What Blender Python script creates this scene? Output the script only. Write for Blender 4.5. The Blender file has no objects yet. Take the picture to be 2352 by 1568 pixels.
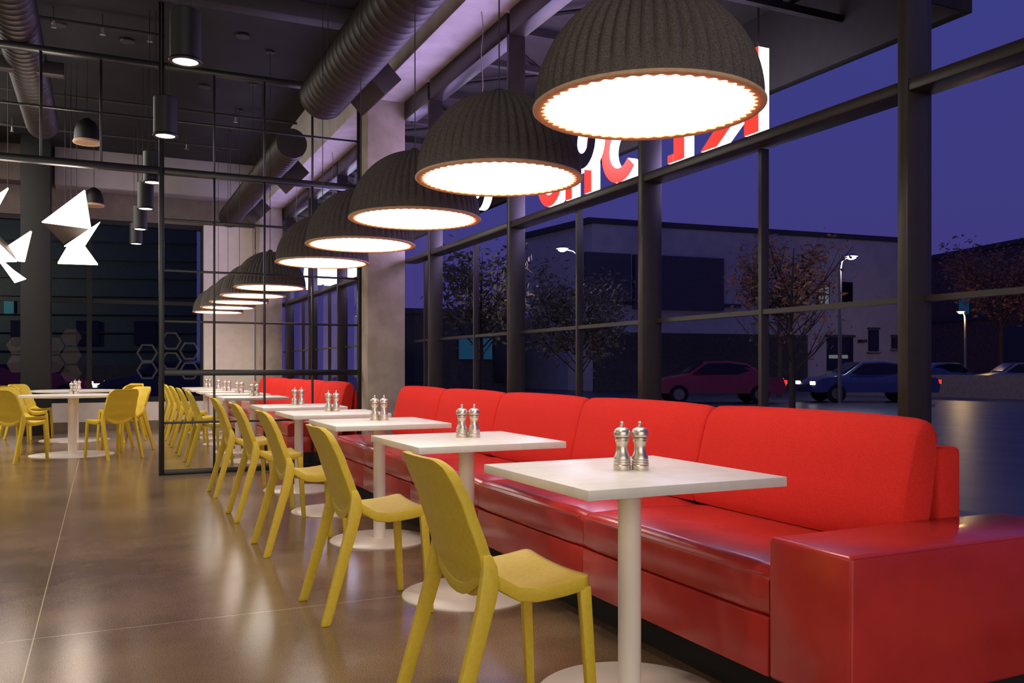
import bpy, bmesh, math, random
from mathutils import Vector, Matrix
R = math.radians
rnd = random.Random(7)
SC = bpy.context.scene
COL = SC.collection

# ------------------------------------------------------------------ materials
def lin(r, g, b):
    f = lambda c: (c/255/12.92) if c/255 <= .04045 else ((c/255+.055)/1.055)**2.4
    return (f(r), f(g), f(b), 1)

def mat(name, rgb, rough=.5, metal=0., noise=0., nscale=8., rgb2=None, bump=0., bscale=60., coat=0., spec=.5,
        emit=None, estr=0., alpha=1.):
    m = bpy.data.materials.new(name); m.use_nodes = True
    nt = m.node_tree; b = nt.nodes['Principled BSDF']
    b.inputs['Base Color'].default_value = lin(*rgb)
    b.inputs['Roughness'].default_value = rough
    b.inputs['Metallic'].default_value = metal
    b.inputs['Specular IOR Level'].default_value = spec
    b.inputs['Coat Weight'].default_value = coat
    b.inputs['Coat Roughness'].default_value = .12
    b.inputs['Alpha'].default_value = alpha
    if emit:
        b.inputs['Emission Color'].default_value = lin(*emit); b.inputs['Emission Strength'].default_value = estr
    tc = nt.nodes.new('ShaderNodeTexCoord')
    if noise or rgb2:
        n = nt.nodes.new('ShaderNodeTexNoise'); n.inputs['Scale'].default_value = nscale
        n.inputs['Detail'].default_value = 6
        nt.links.new(tc.outputs['Object'], n.inputs['Vector'])
        rp = nt.nodes.new('ShaderNodeValToRGB')
        a = lin(*rgb); c2 = lin(*rgb2) if rgb2 else tuple(min(1, v*(1+noise)) for v in a[:3])+(1,)
        c1 = a if rgb2 else tuple(v*(1-noise) for v in a[:3])+(1,)
        rp.color_ramp.elements[0].position = .35; rp.color_ramp.elements[0].color = c1
        rp.color_ramp.elements[1].position = .65; rp.color_ramp.elements[1].color = c2
        nt.links.new(n.outputs['Fac'], rp.inputs['Fac']); nt.links.new(rp.outputs['Color'], b.inputs['Base Color'])
    if bump:
        n2 = nt.nodes.new('ShaderNodeTexNoise'); n2.inputs['Scale'].default_value = bscale; n2.inputs['Detail'].default_value = 4
        nt.links.new(tc.outputs['Object'], n2.inputs['Vector'])
        bp = nt.nodes.new('ShaderNodeBump'); bp.inputs['Strength'].default_value = bump; bp.inputs['Distance'].default_value = .01
        nt.links.new(n2.outputs['Fac'], bp.inputs['Height']); nt.links.new(bp.outputs['Normal'], b.inputs['Normal'])
    return m

def glass(name, gloss, tint=(1, 1, 1, 1), graze=0.):
    m = bpy.data.materials.new(name); m.use_nodes = True
    nt = m.node_tree; nt.nodes.clear()
    o = nt.nodes.new('ShaderNodeOutputMaterial'); mx = nt.nodes.new('ShaderNodeMixShader')
    t = nt.nodes.new('ShaderNodeBsdfTransparent'); g = nt.nodes.new('ShaderNodeBsdfGlossy')
    t.inputs['Color'].default_value = tint; g.inputs['Roughness'].default_value = .01
    mx.inputs[0].default_value = max(0, gloss)
    if graze:      # coated glass: almost no mirror image face on, a strong one at grazing angles
        lw = nt.nodes.new('ShaderNodeLayerWeight'); lw.inputs['Blend'].default_value = .5
        pw = nt.nodes.new('ShaderNodeMath'); pw.operation = 'POWER'; pw.inputs[1].default_value = 8
        ma = nt.nodes.new('ShaderNodeMath'); ma.operation = 'MULTIPLY_ADD'; ma.inputs[1].default_value = graze; ma.inputs[2].default_value = gloss
        nt.links.new(lw.outputs['Facing'], pw.inputs[0]); nt.links.new(pw.outputs[0], ma.inputs[0]); ma.use_clamp = True; nt.links.new(ma.outputs[0], mx.inputs[0])
    nt.links.new(t.outputs[0], mx.inputs[1]); nt.links.new(g.outputs[0], mx.inputs[2]); nt.links.new(mx.outputs[0], o.inputs[0])
    return m

def emitter(name, rgb, s):
    return mat(name, rgb, rough=.6, emit=rgb, estr=s)

def floor_material():
    m = mat('polished_concrete', (112, 92, 75), rough=.22, spec=.5)
    nt = m.node_tree; b = nt.nodes['Principled BSDF']; L = nt.links.new
    tc = nt.nodes.new('ShaderNodeTexCoord')
    n1 = nt.nodes.new('ShaderNodeTexNoise'); n1.inputs['Scale'].default_value = 1.1; n1.inputs['Detail'].default_value = 7; n1.inputs['Roughness'].default_value = .6
    n2 = nt.nodes.new('ShaderNodeTexNoise'); n2.inputs['Scale'].default_value = 220; n2.inputs['Detail'].default_value = 2
    L(tc.outputs['Object'], n1.inputs['Vector']); L(tc.outputs['Object'], n2.inputs['Vector'])
    r1 = nt.nodes.new('ShaderNodeValToRGB')
    r1.color_ramp.elements[0].position = .3; r1.color_ramp.elements[0].color = lin(108, 86, 65)
    r1.color_ramp.elements[1].position = .72; r1.color_ramp.elements[1].color = lin(148, 122, 93)
    L(n1.outputs['Fac'], r1.inputs['Fac'])
    r2 = nt.nodes.new('ShaderNodeValToRGB')
    r2.color_ramp.elements[0].position = .38; r2.color_ramp.elements[0].color = (.5, .5, .5, 1)
    r2.color_ramp.elements[1].position = .6; r2.color_ramp.elements[1].color = (1.15, 1.15, 1.15, 1)
    L(n2.outputs['Fac'], r2.inputs['Fac'])
    mu = nt.nodes.new('ShaderNodeMix'); mu.data_type = 'RGBA'; mu.blend_type = 'MULTIPLY'; mu.inputs[0].default_value = 1
    L(r1.outputs['Color'], mu.inputs[6]); L(r2.outputs['Color'], mu.inputs[7])
    # saw cut joints: one line along y at x=-0.25, cross joints at y = 3.95 + k*6
    sp = nt.nodes.new('ShaderNodeSeparateXYZ'); L(tc.outputs['Object'], sp.inputs[0])
    def line(sock, off, period, w):
        a = nt.nodes.new('ShaderNodeMath'); a.operation = 'ADD'; a.inputs[1].default_value = -off + period/2 + period*20; L(sock, a.inputs[0])
        md = nt.nodes.new('ShaderNodeMath'); md.operation = 'MODULO'; md.inputs[1].default_value = period; L(a.outputs[0], md.inputs[0])
        s = nt.nodes.new('ShaderNodeMath'); s.operation = 'SUBTRACT'; s.inputs[1].default_value = period/2; L(md.outputs[0], s.inputs[0])
        ab = nt.nodes.new('ShaderNodeMath'); ab.operation = 'ABSOLUTE'; L(s.outputs[0], ab.inputs[0])
        lt = nt.nodes.new('ShaderNodeMath'); lt.operation = 'LESS_THAN'; lt.inputs[1].default_value = w; L(ab.outputs[0], lt.inputs[0])
        return lt
    l1 = line(sp.outputs[0], -.25, 7.0, .0022); l2 = line(sp.outputs[1], 3.95, 6.0, .0018)
    mxm = nt.nodes.new('ShaderNodeMath'); mxm.operation = 'MAXIMUM'; L(l1.outputs[0], mxm.inputs[0]); L(l2.outputs[0], mxm.inputs[1])
    m2 = nt.nodes.new('ShaderNodeMix'); m2.data_type = 'RGBA'; L(mxm.outputs[0], m2.inputs[0]); L(mu.outputs[2], m2.inputs[6])
    m2.inputs[7].default_value = lin(196, 180, 150)
    L(m2.outputs[2], b.inputs['Base Color'])
    rr = nt.nodes.new('ShaderNodeMapRange'); rr.inputs[3].default_value = .14; rr.inputs[4].default_value = .24
    L(n1.outputs['Fac'], rr.inputs[0]); L(rr.outputs[0], b.inputs['Roughness'])
    bp = nt.nodes.new('ShaderNodeBump'); bp.inputs['Strength'].default_value = .05; bp.inputs['Distance'].default_value = .004
    n3 = nt.nodes.new('ShaderNodeTexNoise'); n3.inputs['Scale'].default_value = 3.0; n3.inputs['Detail'].default_value = 3
    L(tc.outputs['Object'], n3.inputs['Vector']); L(n3.outputs['Fac'], bp.inputs['Height']); L(bp.outputs['Normal'], b.inputs['Normal'])
    return m

M = dict(
    floor=floor_material(),
    ceil=mat('black_deck', (33, 31, 29), .9, noise=.2, nscale=3),
    white_wall=mat('white_paint', (226, 214, 204), .85, noise=.04),
    concrete=mat('board_concrete', (172, 158, 144), .85, nscale=5, rgb2=(194, 180, 166), bump=.25, bscale=30),
    beam=mat('pale_concrete', (196, 188, 184), .85, nscale=4, rgb2=(214, 206, 202), bump=.1, bscale=18),
    taupe=mat('taupe_wall', (110, 98, 90), .85, noise=.1),
    shaded_beam=mat('shaded_concrete', (158, 150, 150), .85, noise=.06, nscale=3),  # pale beam concrete with shade put into the colour
    base=mat('grey_base', (120, 104, 88), .6, noise=.08),
    dark=mat('dark_bronze_metal', (52, 44, 42), .36, metal=.0, noise=.06, nscale=20),
    black=mat('black_steel', (25, 23, 21), .32, noise=.08, nscale=20),
    blackpl=mat('black_plinth', (18, 17, 16), .7),
    glass=glass('clear_glazing', -.02, (.97, .98, .98, 1), graze=1.),
    farglass=glass('far_glazing', -.02, (.8, .86, .84, 1), graze=1.),
    partglass=glass('partition_glazing', -.02, (.97, .98, .975, 1), graze=1.),
    felt=mat('charcoal_felt', (78, 72, 71), 1., nscale=240, rgb2=(112, 104, 100), bump=.25, bscale=220, spec=.1),
    rim=mat('tan_felt_rim', (206, 170, 138), .95, noise=.08, nscale=60),
    diffuser=emitter('lamp_diffuser', (255, 243, 228), 5.6),
    cord=mat('dark_cord', (40, 34, 32), .6, noise=.05),
    wire=mat('pale_cable', (150, 140, 134), .5, noise=.05),
    table=mat('white_laminate', (228, 222, 214), .36, nscale=14, rgb2=(219, 212, 203)),
    tbase=mat('white_powder_coat', (236, 226, 214), .3, noise=.02),
    chair=mat('yellow_green_plastic', (214, 184, 50), .5, noise=.05, nscale=70, bump=.08, bscale=260),
    foot=mat('chair_glide', (190, 170, 120), .6, noise=.05),
    leather=mat('red_leather', (188, 50, 44), .27, nscale=5, rgb2=(172, 42, 38), bump=.13, bscale=14, coat=.25),
    fabric=mat('red_wool', (226, 52, 44), .95, nscale=240, rgb2=(208, 44, 38), bump=.25, bscale=420, spec=.15),
    steel=mat('brushed_steel', (214, 204, 192), .36, metal=1., noise=.08, nscale=60),
    can=mat('black_can', (15, 14, 14), .5, noise=.05),
    canlens=emitter('can_lens', (255, 236, 214), 9.),
    dimlens=emitter('dim_lens', (160, 128, 92), .22),
    duct=mat('dark_spiral_duct', (56, 47, 46), .5, metal=.2, noise=.08),
    pipe=mat('grey_pipe', (54, 48, 46), .6, noise=.08),
    panel=emitter('glowing_panel', (255, 238, 222), 7.),
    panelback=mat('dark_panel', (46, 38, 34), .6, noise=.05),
    soffit=mat('dark_soffit', (50, 44, 45), .8, noise=.1),
    sign_white=emitter('sign_white_side', (236, 230, 255), 5.5),
    sign_red=emitter('sign_red_face', (255, 60, 48), 1.0),
    sign_black=mat('sign_black_face', (20, 20, 44), .25, noise=.05),
    asphalt=mat('wet_asphalt', (52, 50, 54), .36, nscale=1.2, rgb2=(84, 80, 84), bump=.25, bscale=1.5),
    walk=mat('pavement', (120, 112, 106), .6, noise=.12, nscale=3),
    parapet=mat('parapet_concrete', (132, 112, 104), .9, noise=.1),
    bwall=mat('grey_render', (176, 168, 172), .9, noise=.07, nscale=1.5),
    bdark=mat('dark_cladding', (74, 66, 80), .8, noise=.08),
    bbase=mat('dark_brick', (70, 64, 60), .9, noise=.15, nscale=6),
    bcap=mat('parapet_cap', (60, 54, 62), .7, noise=.05),
    brick=mat('brown_brick', (96, 70, 66), .9, noise=.2, nscale=5),
    litpane=emitter('lit_pane', (150, 160, 150), .28),
    darkpane=mat('dark_pane', (24, 24, 30), .15, noise=.05),
    bark=mat('bark', (66, 52, 46), .9, noise=.2, nscale=12),
    leaf=mat('autumn_leaf', (126, 78, 56), .7, nscale=3, rgb2=(150, 104, 62)),
    leaf2=mat('dry_leaf', (112, 92, 58), .7, nscale=3, rgb2=(132, 112, 76)),
    pole=mat('lamp_pole', (120, 112, 108), .5, metal=.3, noise=.05),
    lamphead=emitter('street_lamp_lens', (226, 226, 255), 14.),
    lamphead2=emitter('orange_lamp_lens', (255, 190, 110), 6.),
    carred=mat('red_car_paint', (150, 30, 30), .25, coat=.5, noise=.03),
    carblue=mat('blue_car_paint', (40, 44, 90), .25, coat=.5, noise=.03),
    cargrey=mat('grey_car_paint', (120, 118, 124), .25, coat=.5, noise=.03),
    cardark=mat('black_car_paint', (30, 28, 27), .3, coat=.4, noise=.03),
    carglass=mat('car_glass', (22, 24, 34), .08, noise=.02),
    tyre=mat('tyre', (22, 22, 22), .8, noise=.05),
    headl=emitter('headlight', (255, 244, 226), 4.),
    taill=emitter('tail_light', (255, 40, 26), 2.2),
    teal=emitter('teal_sign', (60, 150, 160), .05),
    tealw=mat('teal_cladding', (50, 66, 64), .6, noise=.12),
    hexfilm=mat('frosted_film', (150, 132, 124), .8, noise=.15, nscale=9, alpha=.08),
    hexline=mat('frosted_outline', (170, 164, 160), .8, noise=.05, alpha=.08),
    amber=mat('amber_glass', (180, 120, 60), .3, noise=.05, emit=(200, 130, 60), estr=.25),
)

_b = M['rim'].node_tree.nodes['Principled BSDF']
_b.inputs['Subsurface Weight'].default_value = .85; _b.inputs['Subsurface Radius'].default_value = (1, .9, .78); _b.inputs['Subsurface Scale'].default_value = .022

# ------------------------------------------------------------------ mesh helpers
class MB:
    def __init__(s): s.bm = bmesh.new()
    def v(s, p): return s.bm.verts.new(p)
    def f(s, vs):
        try: return s.bm.faces.new(vs)
        except ValueError: return None
    def box(s, a, b):
        x0, y0, z0 = [min(a[i], b[i]) for i in range(3)]; x1, y1, z1 = [max(a[i], b[i]) for i in range(3)]
        V = [s.v(p) for p in ((x0,y0,z0),(x1,y0,z0),(x1,y1,z0),(x0,y1,z0),(x0,y0,z1),(x1,y0,z1),(x1,y1,z1),(x0,y1,z1))]
        for q in ((3,2,1,0),(4,5,6,7),(0,1,5,4),(1,2,6,5),(2,3,7,6),(3,0,4,7)): s.f([V[i] for i in q])
        return s
    def loft(s, rings, cap=True, closed=True):
        RV = [[s.v(p) for p in r] for r in rings]; n = len(RV[0])
        for a, b in zip(RV, RV[1:]):
            for i in range(n if closed else n-1):
                j = (i+1) % n; s.f([a[i], a[j], b[j], b[i]])
        if cap: s.f(list(reversed(RV[0]))); s.f(RV[-1])
        return RV
    def tube(s, pts, r, seg=8, cap=True):
        pts = [Vector(p) for p in pts]; rs = r if isinstance(r, (list, tuple)) else [r]*len(pts)
        rings = []
        for i, p in enumerate(pts):
            d = (pts[min(i+1, len(pts)-1)] - pts[max(i-1, 0)]).normalized()
            up = Vector((0,0,1)) if abs(d.z) < .9 else Vector((1,0,0))
            a = d.cross(up).normalized(); b = d.cross(a).normalized()
            rings.append([p + (a*math.cos(t)+b*math.sin(t))*rs[i] for t in [2*math.pi*k/seg for k in range(seg)]])
        s.loft(rings, cap); return s
    def lathe(s, prof, c=(0,0,0), seg=32, fn=None):
        rings = []
        for (r, z) in prof:
            rings.append([(c[0]+(fn(r, z, t) if fn else r)*math.cos(t), c[1]+(fn(r, z, t) if fn else r)*math.sin(t), c[2]+z)
                          for t in [2*math.pi*k/seg for k in range(seg)]])
        s.loft(rings, True); return s
    def prism(s, poly, ax, d0, d1):
        # poly: 2-D points; ax: axis of extrusion
        def P(p, d):
            return {'x': (d, p[0], p[1]), 'y': (p[0], d, p[1]), 'z': (p[0], p[1], d)}[ax]
        a = [s.v(P(p, d0)) for p in poly]; b = [s.v(P(p, d1)) for p in poly]; n = len(poly)
        fs = [s.f(a), s.f(list(reversed(b)))]
        for i in range(n): s.f([a[i], b[i], b[(i+1) % n], a[(i+1) % n]])
        return fs
    def build(s, name, m, parent=None, bevel=0, bseg=2, smooth=True, ang=35, loc=None):
        bm = s.bm
        bmesh.ops.recalc_face_normals(bm, faces=bm.faces[:])
        if bevel:
            es = [e for e in bm.edges if len(e.link_faces) == 2 and e.calc_face_angle(0) > R(30)]
            bmesh.ops.bevel(bm, geom=es, offset=bevel, segments=bseg, profile=.5, affect='EDGES', clamp_overlap=True)
        if smooth:
            for f in bm.faces: f.smooth = True
            for e in bm.edges:
                if len(e.link_faces) == 2 and e.calc_face_angle(0) > R(ang): e.smooth = False
        me = bpy.data.meshes.new(name); bm.to_mesh(me); bm.free()
        for k in (m if isinstance(m, (list, tuple)) else [m]): me.materials.append(M[k])
        o = bpy.data.objects.new(name, me); COL.objects.link(o)
        if parent: o.parent = parent
        if loc: o.location = loc
        return o

def tag(o, label, cat, group=None, kind=None):
    o['label'] = label; o['category'] = cat
    if group: o['group'] = group
    if kind: o['kind'] = kind
    return o
def thing(name, label, cat, loc=(0,0,0), rz=0, group=None):
    o = bpy.data.objects.new(name, None); COL.objects.link(o); o.empty_display_size = .1
    o.location = loc; o.rotation_euler = (0, 0, rz)
    return tag(o, label, cat, group)
def struct(o, label=None):
    o['kind'] = 'structure'
    if label: o['label'] = label
    return o
KIDS = {}
def kids(o):
    return [c for c in COL.objects if c.parent == o]
def dup(root, loc, rz, label, group=None):
    r = root.copy(); COL.objects.link(r); r.location = loc; r.rotation_euler = (0, 0, rz); r['label'] = label
    if group: r['group'] = group
    for ch in kids(root):
        c = ch.copy(); COL.objects.link(c); c.parent = r
        for g in kids(ch):
            d = g.copy(); COL.objects.link(d); d.parent = c
    return r
ORD = ['nearest', 'second', 'third', 'fourth', 'fifth', 'sixth', 'seventh', 'eighth', 'ninth', 'tenth']

# ------------------------------------------------------------------ camera (2352 x 1568, f = 1990 px)
YAW = R(25.29); H = 1.086
cam = bpy.data.cameras.new('camera'); co = bpy.data.objects.new('camera', cam); COL.objects.link(co)
cam.sensor_width = 36; cam.lens = 36*1990/2352; cam.shift_y = 59/2352
co.location = (0, 0, H); co.rotation_euler = (R(90), 0, -YAW); cam.clip_end = 400
SC.camera = co

# ------------------------------------------------------------------ room shell
YF, CZ, WX = 16.7, 4.75, 2.99
struct(MB().box((-7, -6, -.12), (3.16, YF+.3, 0)).build('floor', 'floor'))
struct(MB().box((-7.2, -6.2, CZ), (3.14, YF+.3, CZ+.15)).build('ceiling', 'ceil'))
struct(MB().box((-7.2, -6.2, -.12), (-7, YF+.3, CZ)).build('wall_left', 'taupe'))
struct(MB().box((-7.2, -6.2, -.12), (3.14, -6, CZ)).build('wall_back', 'taupe'))
struct(MB().box((2.60, -6, 3.99), (WX+.14, YF, CZ)).build('trim_1', 'beam', bevel=.008), 'pale concrete beam running above the street windows')
# dark steel joist across the ceiling in front of the partition
struct(MB().box((-4, 8.72, 4.58), (2.6, 8.9, 4.75)).build('trim_2', 'pipe', bevel=.01))
# far wall: low wall, base, sill, header, beam, right pier
w = MB().box((-7, YF, .14), (1.66, YF+.25, .47)); struct(w.build('wall_far', 'white_wall'))
struct(MB().box((-7, YF-.012, 0), (1.66, YF+.25, .14)).build('baseboard_far', 'base'))
struct(MB().box((-7, YF, 3.66), (3.1, YF+.25, CZ)).build('wall_header', 'taupe'))
struct(MB().box((-.72, YF-.45, 4.12), (2.6, YF, CZ)).build('trim_3', 'shaded_beam', bevel=.008))
struct(MB().box((-7, YF-.4, 4.15), (-.78, YF, CZ)).build('trim_4', 'taupe', bevel=.008))
struct(MB().box((1.66, YF-.12, 0), (2.55, YF+.25, 3.66)).build('wall_pier', 'white_wall'))
def concrete_column(x0, y0, x1, y1, z1, label):
    m = MB().box((x0, y0, 0), (x1, y1, z1))
    return struct(m.build('concrete_column', 'concrete', bevel=.012), label)
concrete_column(2.585, 9.12, 3.01, 9.56, 3.995, 'grey board-marked concrete column at the end of the glass partition')
concrete_column(2.56, 16.1, 2.97, 16.55, 3.995, 'grey concrete column in the far corner beyond the partition')
struct(MB().box((-1.17, 15.6, 0), (-.75, 16.0, CZ)).build('black_pier', 'blackpl', bevel=.01), 'black square pier in front of the far windows')
# outdoor-side low curb under the windows
struct(MB().box((WX+.0, -6, 0), (WX+.15, 9.12, .12)).build('trim_5', 'dark'))
struct(MB().box((WX+.0, 9.56, 0), (WX+.15, YF, .12)).build('trim_6', 'dark'))

# street windows: one structure per bay
edges = [-3.3, -1.35, .6, 2.55, 4.485, 6.405, 8.31]
edges2 = [10.2, 12.1, 14.0, 15.9]
def bay(n, y0, y1, near=True):
    r = bpy.data.objects.new(f'window_{n}', None); COL.objects.link(r); struct(r)
    X0, X1 = WX, WX+.145
    g = .002
    MB().box((X0, y0-.025, .12), (X1, y0+.025, 3.80)).build('mullion', 'dark', r, bevel=.004)
    MB().box((X0+.005, y0+.027, 2.222), (X1, y1-.027, 2.272)).build('transom', 'dark', r, bevel=.004)
    MB().box((X0, y0+.027, 3.79), (X1, y1-.027, 3.99)).build('window_header', 'dark', r, bevel=.006)
    ym = (y0+y1)/2
    f = MB()
    f.box((X1-.05, ym-.012, .12), (X1, ym+.012, 2.22));
    f.build('glazing_bar', 'dark', r)
    MB().box((X1-.045, y0+.027, 1.36), (X1-.005, ym-.013, 1.385)).build('thin_rail', 'dark', r)
    MB().box((X1-.045, ym+.013, 1.36), (X1-.005, y1-.027, 1.385)).build('thin_rail', 'dark', r)
    MB().box((X1-.028, y0+.026, .121), (X1-.024, y1-.026, 3.79)).build('pane', 'glass', r)
    return r
nb = 1
for a, b in zip(edges, edges[1:]): bay(nb, a, b); nb += 1
bay(nb, 8.31, 9.12); nb += 1
bay(nb, 9.58, 10.2); nb += 1
for a, b in zip(edges2, edges2[1:]): bay(nb, a, b); nb += 1
bay(nb, 15.9, YF); nb += 1
# far windows
def far_window(x0, x1, n):
    r = bpy.data.objects.new(f'window_{n}', None); COL.objects.link(r); struct(r)
    f = MB()
    f.box((x0, YF+.02, .47), (x1, YF+.16, .56)); f.box((x0, YF+.02, 3.58), (x1, YF+.16, 3.66))
    f.box((x0, YF+.02, .56), (x0+.04, YF+.16, 3.58)); f.box((x1-.04, YF+.02, .56), (x1, YF+.16, 3.58))
    f.build('window_frame', 'blackpl', r)
    f = MB(); f.box((x0+.04, YF+.05, 2.2), (x1-.04, YF+.12, 2.27)); f.build('transom', 'blackpl', r)
    MB().box((x0+.041, YF+.085, .561), (x1-.041, YF+.089, 3.579)).build('pane', 'farglass', r)
for x0, x1 in ((1.66-1.87, 1.66), (-2.08, -.21), (-3.95, -2.08), (-5.82, -3.95)):
    far_window(x0, x1, nb); nb += 1

# frosted hexagon film on the far windows
def hexagon(cx, cz, r, outline, lab):
    m = MB()
    P = [(cx+r*math.cos(R(60*k)), cz+r*math.sin(R(60*k))) for k in range(6)]
    if not outline:
        m.prism(P, 'y', YF+.080, YF+.083)
        o = m.build('hexagon_decal', 'hexfilm', smooth=False)
    else:
        Q = [(cx+(r-.035)*math.cos(R(60*k)), cz+(r-.035)*math.sin(R(60*k))) for k in range(6)]
        for k in range(6):
            j = (k+1) % 6; m.prism([P[k], P[j], Q[j], Q[k]], 'y', YF+.080, YF+.083)
        o = m.build('hexagon_decal', 'hexline', smooth=False)
    tag(o, lab, 'window decal', 'honeycomb film on the far windows')
hx = 0
for (px, pz) in ((-1.30, 1.45), (-1.03, 1.60), (-.76, 1.45), (-.49, 1.60), (-.49, 1.29), (-1.03, 1.29), (-.76, 1.14), (-1.30, 1.14), (-.49, .98)):
    hexagon(px, pz, .165, False, 'frosted solid hexagon of the honeycomb film on the far left window')
for (px, pz) in ((.72, 1.34), (.72, 1.03), (1.12, 1.56), (1.12, 1.20), (1.43, 1.38), (1.43, 1.02)):
    hexagon(px, pz, .18, True, 'open hexagon outline on the far window seen through or beside the partition')

# ------------------------------------------------------------------ steel and glass partition
PY = 9.39
pt = thing('glass_partition', 'black steel grid partition with clear panes across the room', 'partition', (0, PY, 0))
def pbox(name, x0, z0, x1, z1, d=.025, m='black'):
    return MB().box((x0, -d, z0), (x1, d, z1)).build(name, m, pt, bevel=.003)
pbox('post', .51, 0, .56, CZ); pbox('post', 2.545, 0, 2.583, 4.14)
pbox('rail', .56, 0, 2.545, .05)
for z0, z1, d in ((1.00, 1.06, .03), (3.03, 3.09, .05), (4.09, 4.14, .05)):
    pbox('rail', .56, z0, 2.545, z1, d)
for z0, z1, d in ((3.03, 3.09, .05), (4.09, 4.14, .05)):
    pbox('rail', -6.9, z0, .51, z1, d)
pbox('thin_rail', -6.9, 3.565, .51, 3.585, .012)
for z in (.524, 1.549, 2.062, 2.575, 3.575): pbox('thin_rail', .56, z-.011, 2.545, z+.011, .012)
ZB = [.05, 1.00, 1.06, 3.03, 3.09, 4.09]
for x in (1.04, 1.545, 2.05):
    for a, b in ((.05, 1.00), (1.06, 3.03), (3.09, 4.09)): pbox('muntin', x-.011, a, x+.011, b, .013)
for k in range(6):
    x = -.014-.518*k; pbox('muntin', x-.013, 3.09, x+.013, 4.09, .013)
for a, b in ((.05, 1.00), (1.06, 3.03), (3.09, 4.09)):
    MB().box((.561, -.003, a+.001), (2.544, .003, b-.001)).build('glass_pane', 'partglass', pt)
MB().box((-6.9, -.003, 3.091), (.509, .003, 4.089)).build('glass_pane', 'partglass', pt)
# slim uplight strip lines on the rails are plain steel in the photo

# ------------------------------------------------------------------ chair
def ring_patch(m, outline, fn, radii=(.0, .12, .26, .40, .54, .67, .79, .88, .95, 1.0), flip=False):
    """outline: list of 2-D points round a centre; fn maps (a,b)->3-D. Returns the outer ring of verts."""
    ca = sum(p[0] for p in outline)/len(outline); cb = sum(p[1] for p in outline)/len(outline)
    c = m.v(fn(ca, cb)); prev = None
    for r in radii[1:]:
        ring = [m.v(fn(ca+(p[0]-ca)*r, cb+(p[1]-cb)*r)) for p in outline]; n = len(ring)
        for i in range(n):
            j = (i+1) % n
            if prev is None: m.f([c, ring[i], ring[j]])
            else: m.f([prev[i], ring[i], ring[j], prev[j]])
        prev = ring
    return prev
def rrect(cx0, cx1, cy0, cy1, rads, n=7, taper=lambda y: 1.):
    """rounded rectangle outline; rads = radii of corners (x1y1, x0y1, x0y0, x1y0)"""
    P = []
    cs = [(cx1, cy1, 0), (cx0, cy1, 90), (cx0, cy0, 180), (cx1, cy0, 270)]
    sg = [(-1, -1), (1, -1), (1, 1), (-1, 1)]
    for (x, y, a0), (sx, sy), r in zip(cs, sg, rads):
        for k in range(n):
            t = R(a0+90*k/(n-1)); P.append((x+sx*r+r*math.cos(t), y+sy*r+r*math.sin(t)))
    # subdivide straight edges
    Q = []
    for i, p in enumerate(P):
        q = P[(i+1) % len(P)]; Q.append(p); d = math.hypot(q[0]-p[0], q[1]-p[1]); k = int(d/.06)
        for j in range(1, k+1): Q.append((p[0]+(q[0]-p[0])*j/(k+1), p[1]+(q[1]-p[1])*j/(k+1)))
    return [(p[0]*taper(p[1]), p[1]) for p in Q]

def lerp_table(tb, x):
    if x <= tb[0][0]: return tb[0][1]
    for (a, va), (b, vb) in zip(tb, tb[1:]):
        if x <= b: t = (x-a)/(b-a); t = t*t*(3-2*t)*.35+t*.65; return va+(vb-va)*t
    return tb[-1][1]

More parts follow.
